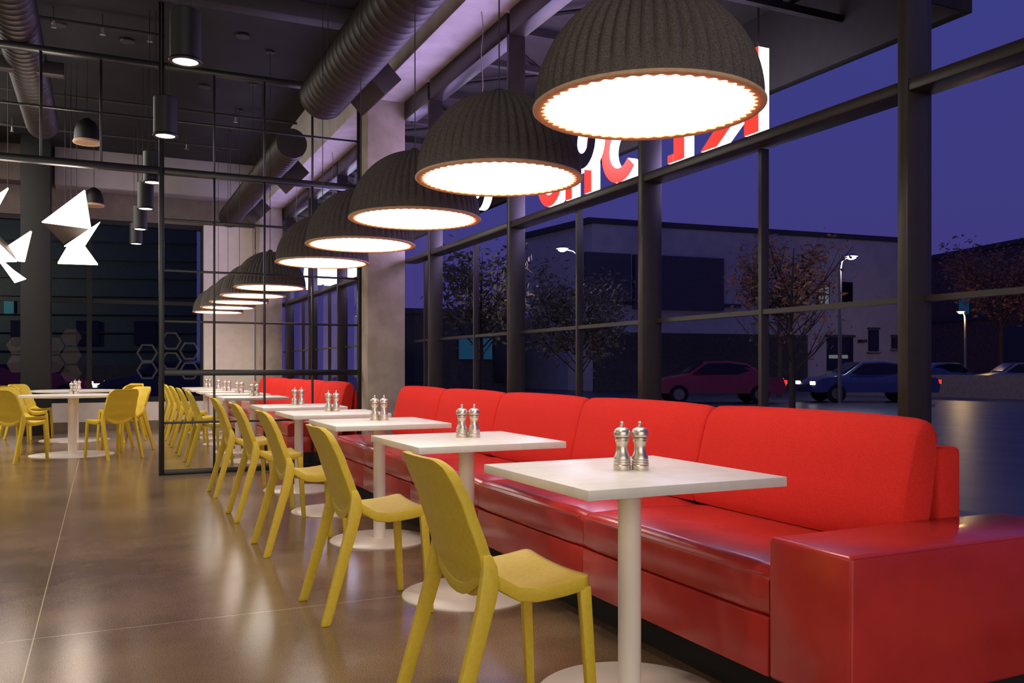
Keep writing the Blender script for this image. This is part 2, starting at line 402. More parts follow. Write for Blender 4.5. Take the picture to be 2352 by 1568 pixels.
def make_chair(label, group, loc, rz):
    t = thing('dining_chair', label, 'chair', loc, rz, group)
    # backrest: z from .42 to .825, x from a profile
    bx = [(.415, -.085), (.45, -.092), (.50, -.104), (.55, -.115), (.675, -.155), (.80, -.205), (.83, -.222)]
    def back(th):
        return lambda y, z: (lerp_table(bx, z) - .028*(1-(y/.22)**2)*(1 if z > .5 else .6) + th, y, z)
    ol = rrect(-.205, .205, .418, .828, (.072, .072, .135, .135), n=9, taper=lambda z: .92+.08*max(0, min(1, (.83-z)/.25)))
    m = MB()
    a = ring_patch(m, ol, back(-.004)); b = ring_patch(m, ol, lambda y, z: (back(0)(y, z)[0]+.034-.018*(1-(y/.22)**2), y, z))
    n = len(a)
    for i in range(n): m.f([a[i], a[(i+1) % n], b[(i+1) % n], b[i]])
    m.build('backrest', 'chair', t, bevel=.0035, ang=50)
    # seat
    def seatz(x, y):
        s = (x+.10)/.32
        zz = .448 - .020*math.sin(math.pi*max(0, min(1, s*.9+.02)))*(1-(y/.24)**2) + .016*max(0, s-.35)**2/.42
        e = abs(y)/.21
        return zz + .010*e*e + (.075*max(0, 1-s*2.6)**1.4*(e**2.2))
    so = rrect(-.115, .232, -.212, .212, (.028, .06, .06, .028), taper=lambda y: 1)
    so = [(p[0], p[1]*(.97 if p[0] < 0 else 1)) for p in so]
    m = MB()
    a = ring_patch(m, so, lambda x, y: (x, y, seatz(x, y)))
    b = ring_patch(m, so, lambda x, y: (x, y, seatz(x, y)-.016-.026*min(1, max(0, (max(abs(y)/.208, abs(x-.05)/.178)-.80)/.15))))
    n = len(a)
    for i in range(n): m.f([a[i], a[(i+1) % n], b[(i+1) % n], b[i]])
    m.build('seat', 'chair', t, bevel=.004, ang=50)
    # legs
    def leg(secs):
        m = MB()
        m.loft([[(x-wx, y-wy, z), (x+wx, y-wy, z), (x+wx, y+wy, z), (x-wx, y+wy, z)] for x, y, z, wx, wy in secs])
        return m
    for s in (-1, 1):
        leg([(-.232, s*.222, .0, .019, .012), (-.225, s*.221, .02, .020, .013), (-.11, s*.209, .42, .026, .014), (-.098, s*.206, .475, .028, .0145),
             (-.096, s*.203, .525, .022, .013), (-.103, s*.200, .56, .014, .010)]).build('leg', 'chair', t, bevel=.005)
        leg([(.238, s*.212, .0, .0145, .0125), (.2145, s*.2000, .39, .0185, .0135), (.2115, s*.1985, .440, .0195, .0130)]).build('leg', 'chair', t, bevel=.005)
    return t
TY = [2.435, 3.855, 5.30, 6.52, 7.78]
g1 = 'yellow chairs facing the red sofa'
chair0 = make_chair('yellow plastic dining chair nearest the camera, at the nearest square table', g1, (1.075, 2.425, 0), 0)
for i in range(1, 5):
    dup(chair0, (1.075, TY[i]-.015, 0), 0, f'yellow plastic dining chair at the {ORD[i]} square table from the camera', g1)
FT = [10.36, 11.6, 12.85, 14.08, 15.3]
g2 = 'yellow chairs behind the partition'
for i, y in enumerate(FT):
    dup(chair0, (1.075, y-.02, 0), 0, f'yellow dining chair behind the glass partition, {"nearest" if i == 0 else ORD[i]} of that row from the glass', g2)

# ------------------------------------------------------------------ square tables
def make_table(label, group, loc):
    t = thing('square_table', label, 'table', loc, 0, group)
    MB().box((-.3565, -.363, .715), (.3565, .363, .745)).build('tabletop', 'table', t, bevel=.002)
    MB().lathe([(.038, .012), (.038, .70)], (.008, -.008, 0), 32).build('column', 'tbase', t)
    MB().lathe([(.10, .70), (.10, .714)], (.008, -.008, 0), 24).build('mounting_plate', 'tbase', t)
    MB().lathe([(.308, .0), (.308, .006), (.302, .010), (.10, .0125), (.05, .016)], (.008, -.008, 0), 64).build('base', 'tbase', t)
    return t
g3 = 'white square tables along the red sofas'
tb0 = make_table('white square pedestal table nearest the camera, before the near red sofa', g3, (1.569, TY[0], 0))
for i in range(1, 5):
    dup(tb0, (1.569, TY[i], 0), 0, f'white square pedestal table, {ORD[i]} from the camera along the near red sofa', g3)
for i, y in enumerate(FT):
    dup(tb0, (1.569, y, 0), 0, f'white square pedestal table behind the glass partition, {"nearest" if i == 0 else ORD[i]} of that row from the glass', g3)

# ------------------------------------------------------------------ pepper and salt mills
def make_mill(label, group, loc):
    t = thing('pepper_mill', label, 'mill', loc, 0, group)
    prof = [(.0285, 0), (.0290, .002), (.0290, .016), (.0272, .0185), (.0290, .021), (.0290, .0245), (.0268, .0265), (.0286, .029), (.0286, .033),
            (.0262, .035), (.0278, .038), (.0276, .042), (.0232, .052), (.0196, .064), (.0182, .076), (.0192, .086), (.0226, .094), (.0226, .0975), (.0208, .0995),
            (.0228, .102), (.0228, .107), (.0190, .1085)]
    MB().lathe(prof, seg=32).build('body', 'steel', t, ang=28)
    cp = MB().lathe([(.019, .109), (.0262, .110), (.0282, .117), (.0278, .127), (.0225, .136), (.012, .141), (.006, .1425)], seg=32).build('cap', 'steel', t)
    MB().lathe([(.0055, .1425), (.0068, .146), (.0045, .149), (.0064, .152), (.0064, .158), (.0035, .161)], seg=16).build('knob', 'steel', cp)
    return t
g4 = 'steel mills on the tables'
mill0 = None
def mills(x, y, where, dx=.0295, dy=0.):
    global mill0
    for s, w in ((-1, 'left'), (1, 'right')):
        lab = f'{w} one of the two brushed steel mills on the {where}'
        p = (x+s*dx*.93+s*.0, y-s*.012+dy, .745)
        if mill0 is None: mill0 = make_mill(lab, g4, p)
        else: dup(mill0, p, 0, lab, g4)
for i, y in enumerate(TY):
    mills(1.588+.02*(i > 0), y+(.0, .05, .10, .14, .18)[i], f'{ORD[i]} square table from the camera')
for i, y in enumerate(FT):
    mills(1.62, y+.18, f'{"nearest" if i == 0 else ORD[i]} square table behind the partition')

# ------------------------------------------------------------------ round tables and their chairs
def make_round(label, loc):
    t = thing('round_table', label, 'table', loc, 0, 'white round tables on the left')
    MB().lathe([(.50, .715), (.585, .722), (.585, .745)], seg=72).build('tabletop', 'table', t)
    MB().lathe([(.05, .012), (.05, .715)], seg=28).build('column', 'tbase', t)
    MB().lathe([(.48, 0), (.48, .007), (.46, .011), (.06, .014)], seg=64).build('base', 'tbase', t)
    return t
RA, RB = (-.34, 12.05), (-.37, 14.45)
r0 = make_round('white round pedestal table nearer the camera, left of the partition post', (RA[0], RA[1], 0))
dup(r0, (RB[0], RB[1], 0), 0, 'white round pedestal table farther back, before the low white wall')
mills(RA[0]+.01, RA[1]+.30, 'nearer round table')
mills(RB[0]+.03, RB[1]-.15, 'farther round table')
g5 = 'yellow chairs round the round tables'
for (cx, cy), nm, offs in ((RA, 'nearer round table', ((-.56, -.62), (.46, -.70), (-.62, .52), (.64, .42))),
                           (RB, 'farther round table', ((-.64, -.54), (.62, -.55), (-.64, .54), (.68, .48)))):
    for (ox, oy), wh in zip(offs, ('front left', 'front right', 'rear left', 'rear right')):
        dup(chair0, (cx+ox, cy+oy, 0), math.atan2(-oy, -ox), f'yellow dining chair at the {wh} of the {nm}', g5)

# ------------------------------------------------------------------ sofas
def cushion(y0, y1, near_end=False):
    """leaning back cushion: closed profile in (x,z), lofted along y and pinched at its ends"""
    prof = [(2.375, .492), (2.362, .53), (2.385, .66), (2.415, .78), (2.440, .865), (2.462, .900), (2.490, .915), (2.520, .908), (2.540, .880),
            (2.535, .80), (2.515, .66), (2.49, .53), (2.47, .492)]
    cx, cz = 2.455, .70
    rings = []; L_ = y1-y0
    ds = [0, .006, .016, .030, .050, .080, .14, .24]
    ts = [d/L_ for d in ds]+[.35, .5, .65]+[1-d/L_ for d in reversed(ds)]
    for t in ts:
        y = y0+L_*t; e = min(t, 1-t)*L_
        q = max(0, 1-e/.045); sc_ = 1-.075*(1-math.sqrt(max(0, 1-q*q)))-.012*max(0, 1-e/.25)
        bulge = .016*math.sin(math.pi*min(1, max(0, t)))**.6
        rings.append([(cx+(x-cx)*(sc_ if x < cx else 1-(1-sc_)*.5) - (bulge if x < cx else 0), y, .50+(z-.50)*(1-(1-sc_)*.75) + (bulge*.5 if z > .86 else 0)) for x, z in prof])
    # denser rings near the ends
    m = MB(); m.loft(rings); return m
def sofa(name_label, ys, arm_near=None, arm_far=None):
    t = thing('sofa', name_label, 'sofa', (0, 0, 0), 0, 'long red window sofas')
    y0, y1 = ys[0], ys[-1]
    xf = 1.80
    for a, b in zip(ys, ys[1:]):
        # seat cushion: rounded front, gently crowned
        prof = [(xf+.012, .338), (xf+.002, .352), (xf, .44), (xf+.006, .468), (xf+.022, .484), (xf+.05, .490), (xf+.30, .497), (xf+.60, .488), (xf+.62, .40), (xf+.60, .338)]
        n = 10; rings = []
        for k in range(n+1):
            q = k/n; y = a+.002+(b-a-.004)*q; e = min(q, 1-q)*(b-a); s = max(0, 1-e/.04)
            rings.append([(x+(.008*s if x < xf+.1 else 0), y, z-(.012*s if z > .46 else 0)) for x, z in prof])
        m = MB(); m.loft(rings); sc = m.build('seat_cushion', 'leather', t, ang=40)
        MB().box((xf+.004, a+.0015, .155), (xf+.55, b-.0015, .333)).build('base_panel', 'leather', t, bevel=.006)
        cushion(a+.003, b-.003).build('back_cushion', 'fabric', t, ang=60)
        # piping along the front edge of the seat
        MB().tube([(xf+.004, a+.02, .462), (xf+.002, (a+b)/2, .463), (xf+.004, b-.02, .462)], .0035, 6).build('piping', 'leather', sc)
    MB().box((2.545, y0, .155), (2.655, y1, .815)).build('back_frame', 'fabric', t, bevel=.02, bseg=3)
    MB().box((xf+.13, y0-(.28 if arm_near else 0), 0), (2.62, y1, .153)).build('plinth', 'blackpl', t)
    if arm_near:
        m = MB().box((xf, arm_near, .155), (2.83, y0-.004, .580)); am = m.build('arm', 'leather', t, bevel=.014, bseg=3)
        for p in (((xf+.006, arm_near+.002, .573), (xf+.006, arm_near+.002, .16)), ((xf+.01, arm_near+.001, .574), (2.82, arm_near+.001, .574))):
            MB().tube(p, .003, 6).build('piping', 'leather', am)
    return t
sofa('long red sofa in front of the near street windows, with a broad square arm', [2.02, 3.135, 4.25, 5.37, 6.49, 7.58], arm_near=1.70)
sofa('long red sofa behind the glass partition, farther from the camera', [9.50, 10.62, 11.78, 12.94, 14.10, 15.28])

# ------------------------------------------------------------------ pendant lamps
LY = [2.585, 3.864, 5.128, 6.384, 7.63, 10.279, 11.535, 12.783, 14.017, 15.264]
NP = 52
def make_lamp(label, loc):
    t = thing('pendant_lamp', label, 'lamp', loc, 0, 'felt dome pendants over the sofa tables')
    Hh = .418; prof = []
    for k in range(25):
        a = R(90)*k/24; z = Hh*math.sin(a) if k else 0.
        prof.append((max(.02, .402*math.cos(a)**1.05), z+.006))
    prof = prof[:-1] + [(.02, Hh+.006)]
    def ple(r, z, th):
        f = min(1, z/.08)*min(1, r/.16)
        return r*(1+.0)+.017*f*(abs(math.cos(NP/2*th))-.8) + (0)
    m = MB(); 
    rings = []
    seg = NP*6
    for (r, z) in prof:
        rings.append([(ple(r, z, 2*math.pi*k/seg)*math.cos(2*math.pi*k/seg), ple(r, z, 2*math.pi*k/seg)*math.sin(2*math.pi*k/seg), z) for k in range(seg)])
    m.loft(rings, cap=False); m.f(m.bm.verts[-seg:]) if False else None
    m.build('lamp_shade', 'felt', t, ang=80)
    # felt rim: round outside, scalloped inside
    m = MB(); seg = NP*8
    def ring(rf, z): return [(rf(2*math.pi*k/seg)*math.cos(2*math.pi*k/seg), rf(2*math.pi*k/seg)*math.sin(2*math.pi*k/seg), z) for k in range(seg)]
    inner = lambda th: .372+.0075*math.cos(NP*th)
    rr = [ring(lambda t: .402, .012), ring(lambda t: .410, .006), ring(lambda t: .410, .001), ring(lambda t: .405, -.003), ring(lambda t: .397, -.004), ring(inner, -.001), ring(inner, .008), ring(lambda t: .402, .012)]
    m.loft(rr, cap=False); m.build('rim', 'rim', t, ang=60)
    MB().lathe([(.384, .010), (.384, .013)], seg=96).build('diffuser', 'diffuser', t)
    MB().lathe([(.030, .421), (.026, .440), (.008, .446)], seg=20).build('cap', 'cord', t)
    MB().tube([(0, 0, .44), (0, 0, CZ-2.002)], .0035, 6).build('cord', 'cord', t)
    MB().lathe([(.05, CZ-2.002-.025), (.05, CZ-2.002)], seg=20).build('ceiling_rose', 'cord', t)
    return t
lamp0 = None
for i, y in enumerate(LY):
    lab = f'pleated charcoal felt dome pendant, {ORD[i]} from the camera' + (' and largest in view' if i == 0 else (' and last of the row' if i == 9 else (', behind the partition' if i >= 5 else '')))
    p = (1.756, y, 2.002)
    if lamp0 is None: lamp0 = make_lamp(lab, p)
    else: dup(lamp0, p, 0, lab)
# thin pale cables hanging from the beam over the windows
for i, (x, y) in enumerate(((2.80, 6.5), (2.80, 11.6), (2.82, 14.1))):
    pts = [(x+.012*math.sin(k*1.3), y+.01*math.cos(k*.9), 3.99-.1*k) for k in range(10)]
    tag(MB().tube(pts, .004, 6).build('hanging_cable', 'wire'),
        'thin wavy cable hanging from the pale beam, ' + ('nearest the camera, before the window', 'first beyond the partition', 'farthest, second beyond the partition')[i], 'cable', 'cables hanging from the window beam')

# ------------------------------------------------------------------ downlights
def make_can(label, loc):
    t = thing('cylinder_downlight', label, 'ceiling light', loc, 0, 'black cylinder downlights')
    hs = MB().lathe([(.084, .01), (.092, .012), (.092, .31), (.086, .315)], seg=36).build('housing', 'can', t)
    MB().lathe([(.072, .012), (.078, -.003), (.098, -.003), (.100, .004), (.095, .016)], seg=36).build('trim_ring', 'can', hs)
    MB().lathe([(.073, .002), (.073, .006)], seg=32).build('lens', 'canlens', hs)
    MB().tube([(-.03, 0, .31), (-.03, 0, CZ-2.98)], .004, 6).build('stem', 'cord', t)
    MB().tube([(.03, 0, .31), (.03, 0, CZ-2.98)], .004, 6).build('stem', 'cord', t)
    return t
CANY = [5.73, 7.64, 9.62, 11.25, 12.95, 14.5]
can0 = make_can('lit black cylinder downlight nearest the camera, largest of its row', (.465, CANY[0], 2.98))
for i in range(1, 6):
    dup(can0, (.465, CANY[i], 2.98), 0, f'lit black cylinder downlight, {ORD[i]} from the camera along the row')
# big unlit bell lights
for (x, y, z), lab in (((-.168, 11.5, 3.75), 'dark dome high bay light with a dim lens, nearer of two on the left'), ((-.125, 15.4, 3.66), 'dark dome high bay light farther back, by the far windows')):
    t = thing('high_bay_light', lab, 'ceiling light', (x, y, z), 0, 'dim high bay lights')
    MB().lathe([(.135, .02), (.145, .03), (.135, .16), (.10, .25), (.03, .30)], seg=32).build('housing', 'can', t)
    MB().lathe([(.120, .012), (.150, .0), (.158, .012), (.148, .035)], seg=32).build('trim_ring', 'rim', t)
    MB().lathe([(.125, .008), (.125, .014)], seg=32).build('lens', 'dimlens', t)
    MB().tube([(0, 0, .29), (0, 0, CZ-z)], .006, 6).build('stem', 'pipe', t)

# ------------------------------------------------------------------ faceted origami pendants
def ray_pt(px, py, y):
    u = (px-1176)/1990; v = (843-py)/1990; s, c = math.sin(YAW), math.cos(YAW)
    d = (s+u*c, c-u*s, v); t = y/d[1]
    return Vector((d[0]*t, y, H+d[2]*t))
def facet(poly, parent, m='panel', name='light_panel', th=.02):
    P = [Vector(p) for p in poly]; n = (P[1]-P[0]).cross(P[2]-P[0]).normalized()
    if n.y > 0: n = -n
    b = MB(); A = [b.v(p) for p in P]; B = [b.v(p-n*th) for p in P]; k = len(P)
    b.f(A); b.f(list(reversed(B)))
    for i in range(k): b.f([A[i], B[i], B[(i+1) % k], A[(i+1) % k]])
    return b.build(name, m, parent, smooth=False)
def origami(label, facets, top):
    base = Vector((0, 0, 0))
    t = thing('origami_pendant', label, 'lamp', base, 0, 'glowing faceted pendants')
    for pts, m in facets:
        facet([ray_pt(*p) for p in pts], t, m, 'light_panel' if m == 'panel' else 'dark_panel')
    for q in top:
        p = ray_pt(*q); MB().tube([p, (p.x, p.y, CZ)], .005, 6).build('suspension_wire', 'cord', t)
    return t
origami('glowing white faceted pendant of folded triangles, the fully visible one', [
    ([(95.3, 509.6, 11.9), (193.5, 436, 11.75), (207.5, 524.3, 11.55)], 'panel'),
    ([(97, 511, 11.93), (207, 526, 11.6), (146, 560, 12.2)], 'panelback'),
    ([(147.3, 566, 11.8), (229.6, 511, 11.5), (195, 565, 11.75), (170, 568, 11.8)], 'panel'),
    ([(132.6, 602.4, 11.6), (154, 566, 11.85), (195, 565, 11.85), (224.5, 605.5, 11.6)], 'panel'),
], [(150, 470, 11.82), (163, 461, 11.8), (176, 452, 11.77)])
origami('glowing white faceted pendant of folded triangles cut by the left frame edge', [
    ([(-50, 476, 11.6), (18.4, 430.4, 11.8), (0, 464, 11.6), (-20, 500, 11.5)], 'panel'),
    ([(19.4, 563, 11.9), (70.4, 529.8, 11.8), (54, 599, 11.5), (38.8, 597.8, 11.55)], 'panel'),
    ([(-50, 520, 11.8), (0, 561, 11.7), (38.8, 598.8, 11.6), (-50, 600, 11.5)], 'panel'),
    ([(-20, 575, 11.7), (0, 601.8, 11.7), (57, 642, 11.5), (33.7, 649.8, 11.45)], 'panel'),
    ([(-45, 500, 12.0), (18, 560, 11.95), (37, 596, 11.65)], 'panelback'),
], [(18, 431, 11.81), (-25, 520, 11.8)])

# ------------------------------------------------------------------ ducts, registers, pipes
def duct(name, label, x, z, r, y0, y1, pitch=.13, cap=True):
    t = thing(name, label, 'duct', (x, y0, z), 0, 'dark spiral ducts under the ceiling')
    L_ = y1-y0; prof = []; y = 0.
    while y < L_-pitch:
        prof += [(r, y), (r, y+pitch-.016), (r+.007, y+pitch-.010), (r+.007, y+pitch-.003)]; y += pitch
    prof.append((r, L_))
    m = MB(); seg = 36
    m.loft([[(rr*math.cos(2*math.pi*k/seg), yy, rr*math.sin(2*math.pi*k/seg)) for k in range(seg)] for rr, yy in prof])
    m.build('duct_body', 'duct', t, ang=50)
    for yy in [1.0+3*k for k in range(int(L_/3)+1)]:
        if yy < L_: MB().tube([(-r-.003, yy, 0), (-r-.003, yy, CZ-z)], .004, 6).build('hanger', 'pipe', t)
    return t
d1 = duct('spiral_duct', 'dark spiral duct above the pendants, ending before the partition', 2.0, 3.80, .225, -5.5, 8.7)
d2 = duct('spiral_duct', 'dark spiral duct behind the partition along the beam', 2.0, 3.70, .175, 10.25, 15.8)
d3 = duct('spiral_duct', 'dark spiral duct at the upper left of the room', -.73, 4.33, .19, -5.5, 13.2)
def register(d, x, y, z):
    t = MB(); t.prism([(x, z), (x+.20, z-.20), (x+.36, z-.04), (x+.16, z+.16)], 'y', y, y+.75)
    return t.build('air_register', 'duct', d, bevel=.006)
register(d1, .10, 13.05, -.06); register(d2, .06, 1.0, -.06); register(d2, .06, 3.8, -.06)
MB().box((-.36, 15.8, -.16), (.36, 15.95, -.03)).build('air_register', 'duct', d3, bevel=.004)
for a, b, r, lab in (((-.9, 9.95, 4.62), (.6, 9.95, 4.62), .018, 'grey sprinkler pipe across the ceiling just behind the partition'),
                     ((-6, 12.7, 4.62), (2.55, 12.7, 4.62), .018, 'grey sprinkler pipe across the ceiling deeper in the far room'),
                     ((-6, 14.6, 4.62), (2.0, 14.6, 4.62), .016, 'grey sprinkler pipe near the far pale beam')):
    t = thing('sprinkler_pipe', lab, 'pipe', (0, 0, 0), 0, 'ceiling sprinkler pipes')
    MB().tube([a, b], r, 10).build('pipe_run', 'pipe', t)
    for k in range(3):
        q = (a[0]+(b[0]-a[0])*(.3+.3*k), a[1], a[2])
        MB().lathe([(.012, -.09), (.03, -.085), (.012, -.07), (.012, .0)], q, 12).build('sprinkler_head', 'wire', t)
        MB().tube([q, (q[0], q[1], CZ)], .006, 6).build('hanger', 'pipe', t)
for i, (x, y) in enumerate(((-.3, 8.1), (.28, 7.6), (.25, 10.6), (-.42, 10.4), (1.4, 9.9), (1.2, 11.9))):
    t = MB().lathe([(.07, 0), (.075, .012), (.05, .03)], (x, y, CZ-.03), 20).build('ceiling_disc', 'pipe')
    tag(t, 'small round grey plate on the dark ceiling', 'ceiling plate', 'round ceiling plates')

# ------------------------------------------------------------------ outdoors: canopy and sign
cn = thing('entrance_canopy', 'dark steel canopy outside above the street windows', 'canopy', (0, 0, 0))
MB().box((3.16, 4.13, 4.28), (5.4, 24, 4.40)).build('canopy_deck', 'soffit', cn)
MB().box((5.4, 4.10, 3.56), (5.5, 24, 4.45)).build('fascia', 'soffit', cn, bevel=.01)
MB().box((3.16, 4.10, 3.56), (5.4, 4.13, 4.45)).build('fascia', 'soffit', cn, bevel=.01)
for k in range(9):
    y = 5.2+2.1*k
    m = MB()
    m.box((3.18, y-.03, 4.20), (5.38, y+.03, 4.279)); m.box((3.18, y-.03, 3.86), (5.38, y+.03, 3.92))
    for q in range(4):
        xa, xb = 3.22+q*.53, 3.22+(q+1)*.53
        m.tube([(xa, y, 3.90 if q % 2 else 4.22), (xb, y, 4.22 if q % 2 else 3.90)], .018, 6)
    m.build('truss', 'soffit', cn)
    MB().tube([(3.2, y+.06, 4.25), (5.3, y+2.0, 4.25)], .022, 6).build('brace', 'soffit', cn)
    MB().tube([(5.3, y+.06, 4.22), (3.2, y+2.0, 4.22)], .022, 6).build('brace', 'soffit', cn)

def letter(polys, x0, x1, face, label, nm, grp):
    t = thing(nm, label, 'sign letter', (0, 0, 0), 0, grp)
    m = MB(); mf = MB()
    for poly in polys:
        m.prism(poly, 'x', x0+.006, x1)
        mf.prism(poly, 'x', x0, x0+.006)
    ys_ = [p[0] for q in polys for p in q]; zs_ = [p[1] for q in polys for p in q]; xm = (x0+x1)/2
    for yy in (min(ys_)+.06, max(ys_)-.06):
        MB().tube([(xm, yy, max(zs_)-.06), (xm, yy, 4.279)], .010, 6).build('hanger_rod', 'pipe', t)
    m.build('lit_side', 'sign_white', t, smooth=False)
    mf.build('face', face, t, smooth=False)
    return t
def arc(cy, cz, ro, ri, a0, a1, n=18, sy=1.):
    P = []
    for k in range(n): a, b = R(a0+(a1-a0)*k/n), R(a0+(a1-a0)*(k+1)/n); P.append([(cy+sy*ro*math.cos(a), cz+ro*math.sin(a)), (cy+sy*ro*math.cos(b), cz+ro*math.sin(b)), (cy+sy*ri*math.cos(b), cz+ri*math.sin(b)), (cy+sy*ri*math.cos(a), cz+ri*math.sin(a))])
    return P
def rect(y0, z0, y1, z1): return [(y0, z0), (y1, z0), (y1, z1), (y0, z1)]
sx0, sx1 = 4.56, 4.67; gl = 'red channel letters of the street sign'
zb, zt = 2.90, 3.555
# seen from inside the row reads backwards: K nearest, then T, C, H, N
letter([rect(5.22, zb, 5.38, zt), [(5.40, 3.16), (5.40, 3.30), (5.70, zt), (5.90, zt)], [(5.40, 3.30), (5.40, 3.12), (5.72, zb), (5.93, zb)]],
       sx0, sx1, 'sign_red', 'red sign letter K with a lit white side, nearest the camera', 'sign_letter', gl)
letter([rect(6.16, zb, 6.31, 3.42), rect(6.0, 3.43, 6.50, zt), rect(6.315, zb, 6.40, zb+.07)], sx0, sx1, 'sign_red', 'red sign letter T, second from the right outside the window', 'sign_letter', gl)
letter(arc(7.2, 3.22, .33, .19, 40, 320, 26, -1.) , sx0, sx1, 'sign_red', 'red sign letter C with a hooked lower end, third from the right', 'sign_letter', gl)
letter([rect(7.74, zb, 7.88, zt), rect(7.885, 3.17, 8.145, 3.29), rect(8.15, zb, 8.29, zt)], sx0, sx1, 'sign_red', 'red sign letter H, fourth from the right outside the window', 'sign_letter', gl)
letter(arc(8.66, 3.2, .30, .17, 180, 360, 16, 1.) + [rect(8.36, 3.205, 8.49, zt), rect(8.83, 3.205, 8.96, zt)], sx0, sx1, 'sign_red', 'red sign letter with a rounded lower end, partly behind the second pendant', 'sign_letter', gl)
gk = 'black channel letters of the street sign'
letter(arc(7.38, 3.30, .27, .12, 0, 360, 32, .9), 4.25, 4.36, 'sign_black', 'black round sign letter O with a lit white side, below the largest pendant', 'sign_letter', gk)
letter(arc(10.0, 3.30, .24, .10, 0, 360, 32, .95), 4.25, 4.36, 'sign_black', 'black round sign letter farther left, below the second pendant', 'sign_letter', gk)
# second sign group farther along the facade
gs = 'lit letters seen through the partition'
y = 15.6
for i, polys in enumerate(([rect(17.1, 2.86, 17.5, 3.5)], [rect(18.0, 2.9, 18.16, 3.5), rect(18.3, 2.95, 18.46, 3.5), rect(18.47, 3.3, 18.7, 3.5)],
                           arc(19.3, 3.25, .34, .15, 0, 360, 24), [rect(20.0, 3.05, 20.2, 3.5), rect(20.2, 3.3, 20.5, 3.5), rect(20.5, 3.05, 20.7, 3.5)], arc(21.3, 3.3, .32, .14, 0, 360, 24))):
    letter(polys, 4.5, 4.72, 'sign_white', 'bright white sign letter seen through the partition, ' + ('nearest', 'second nearest', 'round and third', 'fourth', 'round and farthest')[i], 'sign_letter', gs)

# ------------------------------------------------------------------ outdoors: ground, street, buildings
GZ = -.15
struct(MB().box((3.16, -20, GZ-.2), (130, 140, GZ)).build('ground', 'asphalt'), 'wet street outside')
struct(MB().box((-40, YF+.3, GZ-.2), (3.16, 140, GZ)).build('ground_2', 'asphalt'))
struct(MB().box((3.17, -20, GZ), (6.4, YF+.2, GZ+.06)).build('pavement', 'walk', bevel=.01))
def d3pt(px, py, t):
    u = (px-1176)/1990; v = (843-py)/1990; s, c = math.sin(YAW), math.cos(YAW)
    return Vector(((s+u*c)*t, (c-u*s)*t, H+v*t))
# low parapet across the street
pp = [d3pt(1900, 860, 39), d3pt(2150, 860, 36), d3pt(2450, 862, 32)]
m = MB()
for a, b in zip(pp, pp[1:]):
    n = Vector((b.y-a.y, -(b.x-a.x), 0)).normalized()*.3
    m.loft([[(p.x, p.y, GZ), (p.x, p.y, .77), (p.x+n.x, p.y+n.y, .77), (p.x+n.x, p.y+n.y, GZ)] for p in (a, b)])
tag(m.build('parapet_wall', 'parapet'), 'low brownish concrete parapet wall across the wet street', 'wall')
# large warehouse opposite
c0 = d3pt(1360, 843, 45); c1 = d3pt(2075, 843, 52); c2 = d3pt(1195, 843, 50.8)
def ext(a, b, k): return a+(b-a)*k
wh = thing('warehouse', 'large grey warehouse with a flat roof across the street', 'building', (0, 0, 0))
ux = (c1-c0).normalized(); nrm = Vector((ux.y, -ux.x, 0)).normalized()
if nrm.dot(Vector((0, 0, 0))-c0) < 0: nrm = -nrm
def wpt(px, z, off=0.):
    u = (px-1176)/1990; s, c = math.sin(YAW), math.cos(YAW); d = Vector((s+u*c, c-u*s, 0))
    t = c0.dot(nrm)/d.dot(nrm) if True else 0
    q = d*((Vector((c0.x, c0.y, 0))).dot(nrm)/d.dot(nrm)); return Vector((q.x, q.y, z))+nrm*off
def zat(px, py):
    q = wpt(px, 0); w_ = q.x*math.sin(YAW)+q.y*math.cos(YAW); return H+(843-py)/1990*w_
far = c1+(c2-c0); ZT = 8.57
def solid(b, pts, z0, z1):
    b.loft([[(p.x, p.y, z0) for p in pts], [(p.x, p.y, z1) for p in pts]])
m = MB(); solid(m, [c0, c1, far, c2], GZ, ZT); m.build('wall', 'bwall', wh, smooth=False)
cc = (c0+c1+far+c2)/4
m = MB(); solid(m, [p+(p-cc).normalized()*.25 for p in (c0, c1, far, c2)], ZT-.02, ZT+.28); m.build('parapet_cap', 'bcap', wh, smooth=False)
def wpanel(name, mk, pxa, pya, pxb, pyb, d=.12, off=.0, par=None):
    pym = (pya+pyb)/2
    za, zb_ = zat((pxa+pxb)/2, pya), zat((pxa+pxb)/2, pyb)
    a, b = wpt(pxa, 0, off+.002), wpt(pxb, 0, off+.002); a2, b2 = wpt(pxa, 0, off+d), wpt(pxb, 0, off+d)
    m = MB(); solid(m, [a, b, b2, a2], min(za, zb_), max(za, zb_)); return m.build(name, mk, par or wh, smooth=False)
wpanel('dark_cladding', 'bdark', 1341, 582, 1443, 692, .3); wpanel('dark_cladding', 'bdark', 1452, 590, 1656, 712, .3)
wpanel('base_course', 'bbase', 1362, 766, 1850, 896, .2)
wpanel('string_course', 'bcap', 1362, 694, 1700, 702, .15)
for pxa, pxb in ((1828, 1848), (1878, 1900)):
    fr = wpanel('window_frame', 'bcap', pxa-3, 652, pxb+3, 701, .1)
    wpanel('window_pane', 'litpane', pxa, 655, pxb, 698, .13, par=fr)
    wpanel('window_bar', 'bcap', pxa, 675, pxb, 678, .17, par=fr); wpanel('window_bar', 'bcap', (pxa+pxb)/2-1, 655, (pxa+pxb)/2+1, 698, .17, par=fr)
wpanel('window_pane', 'darkpane', 1934, 648, 1956, 694, .1)
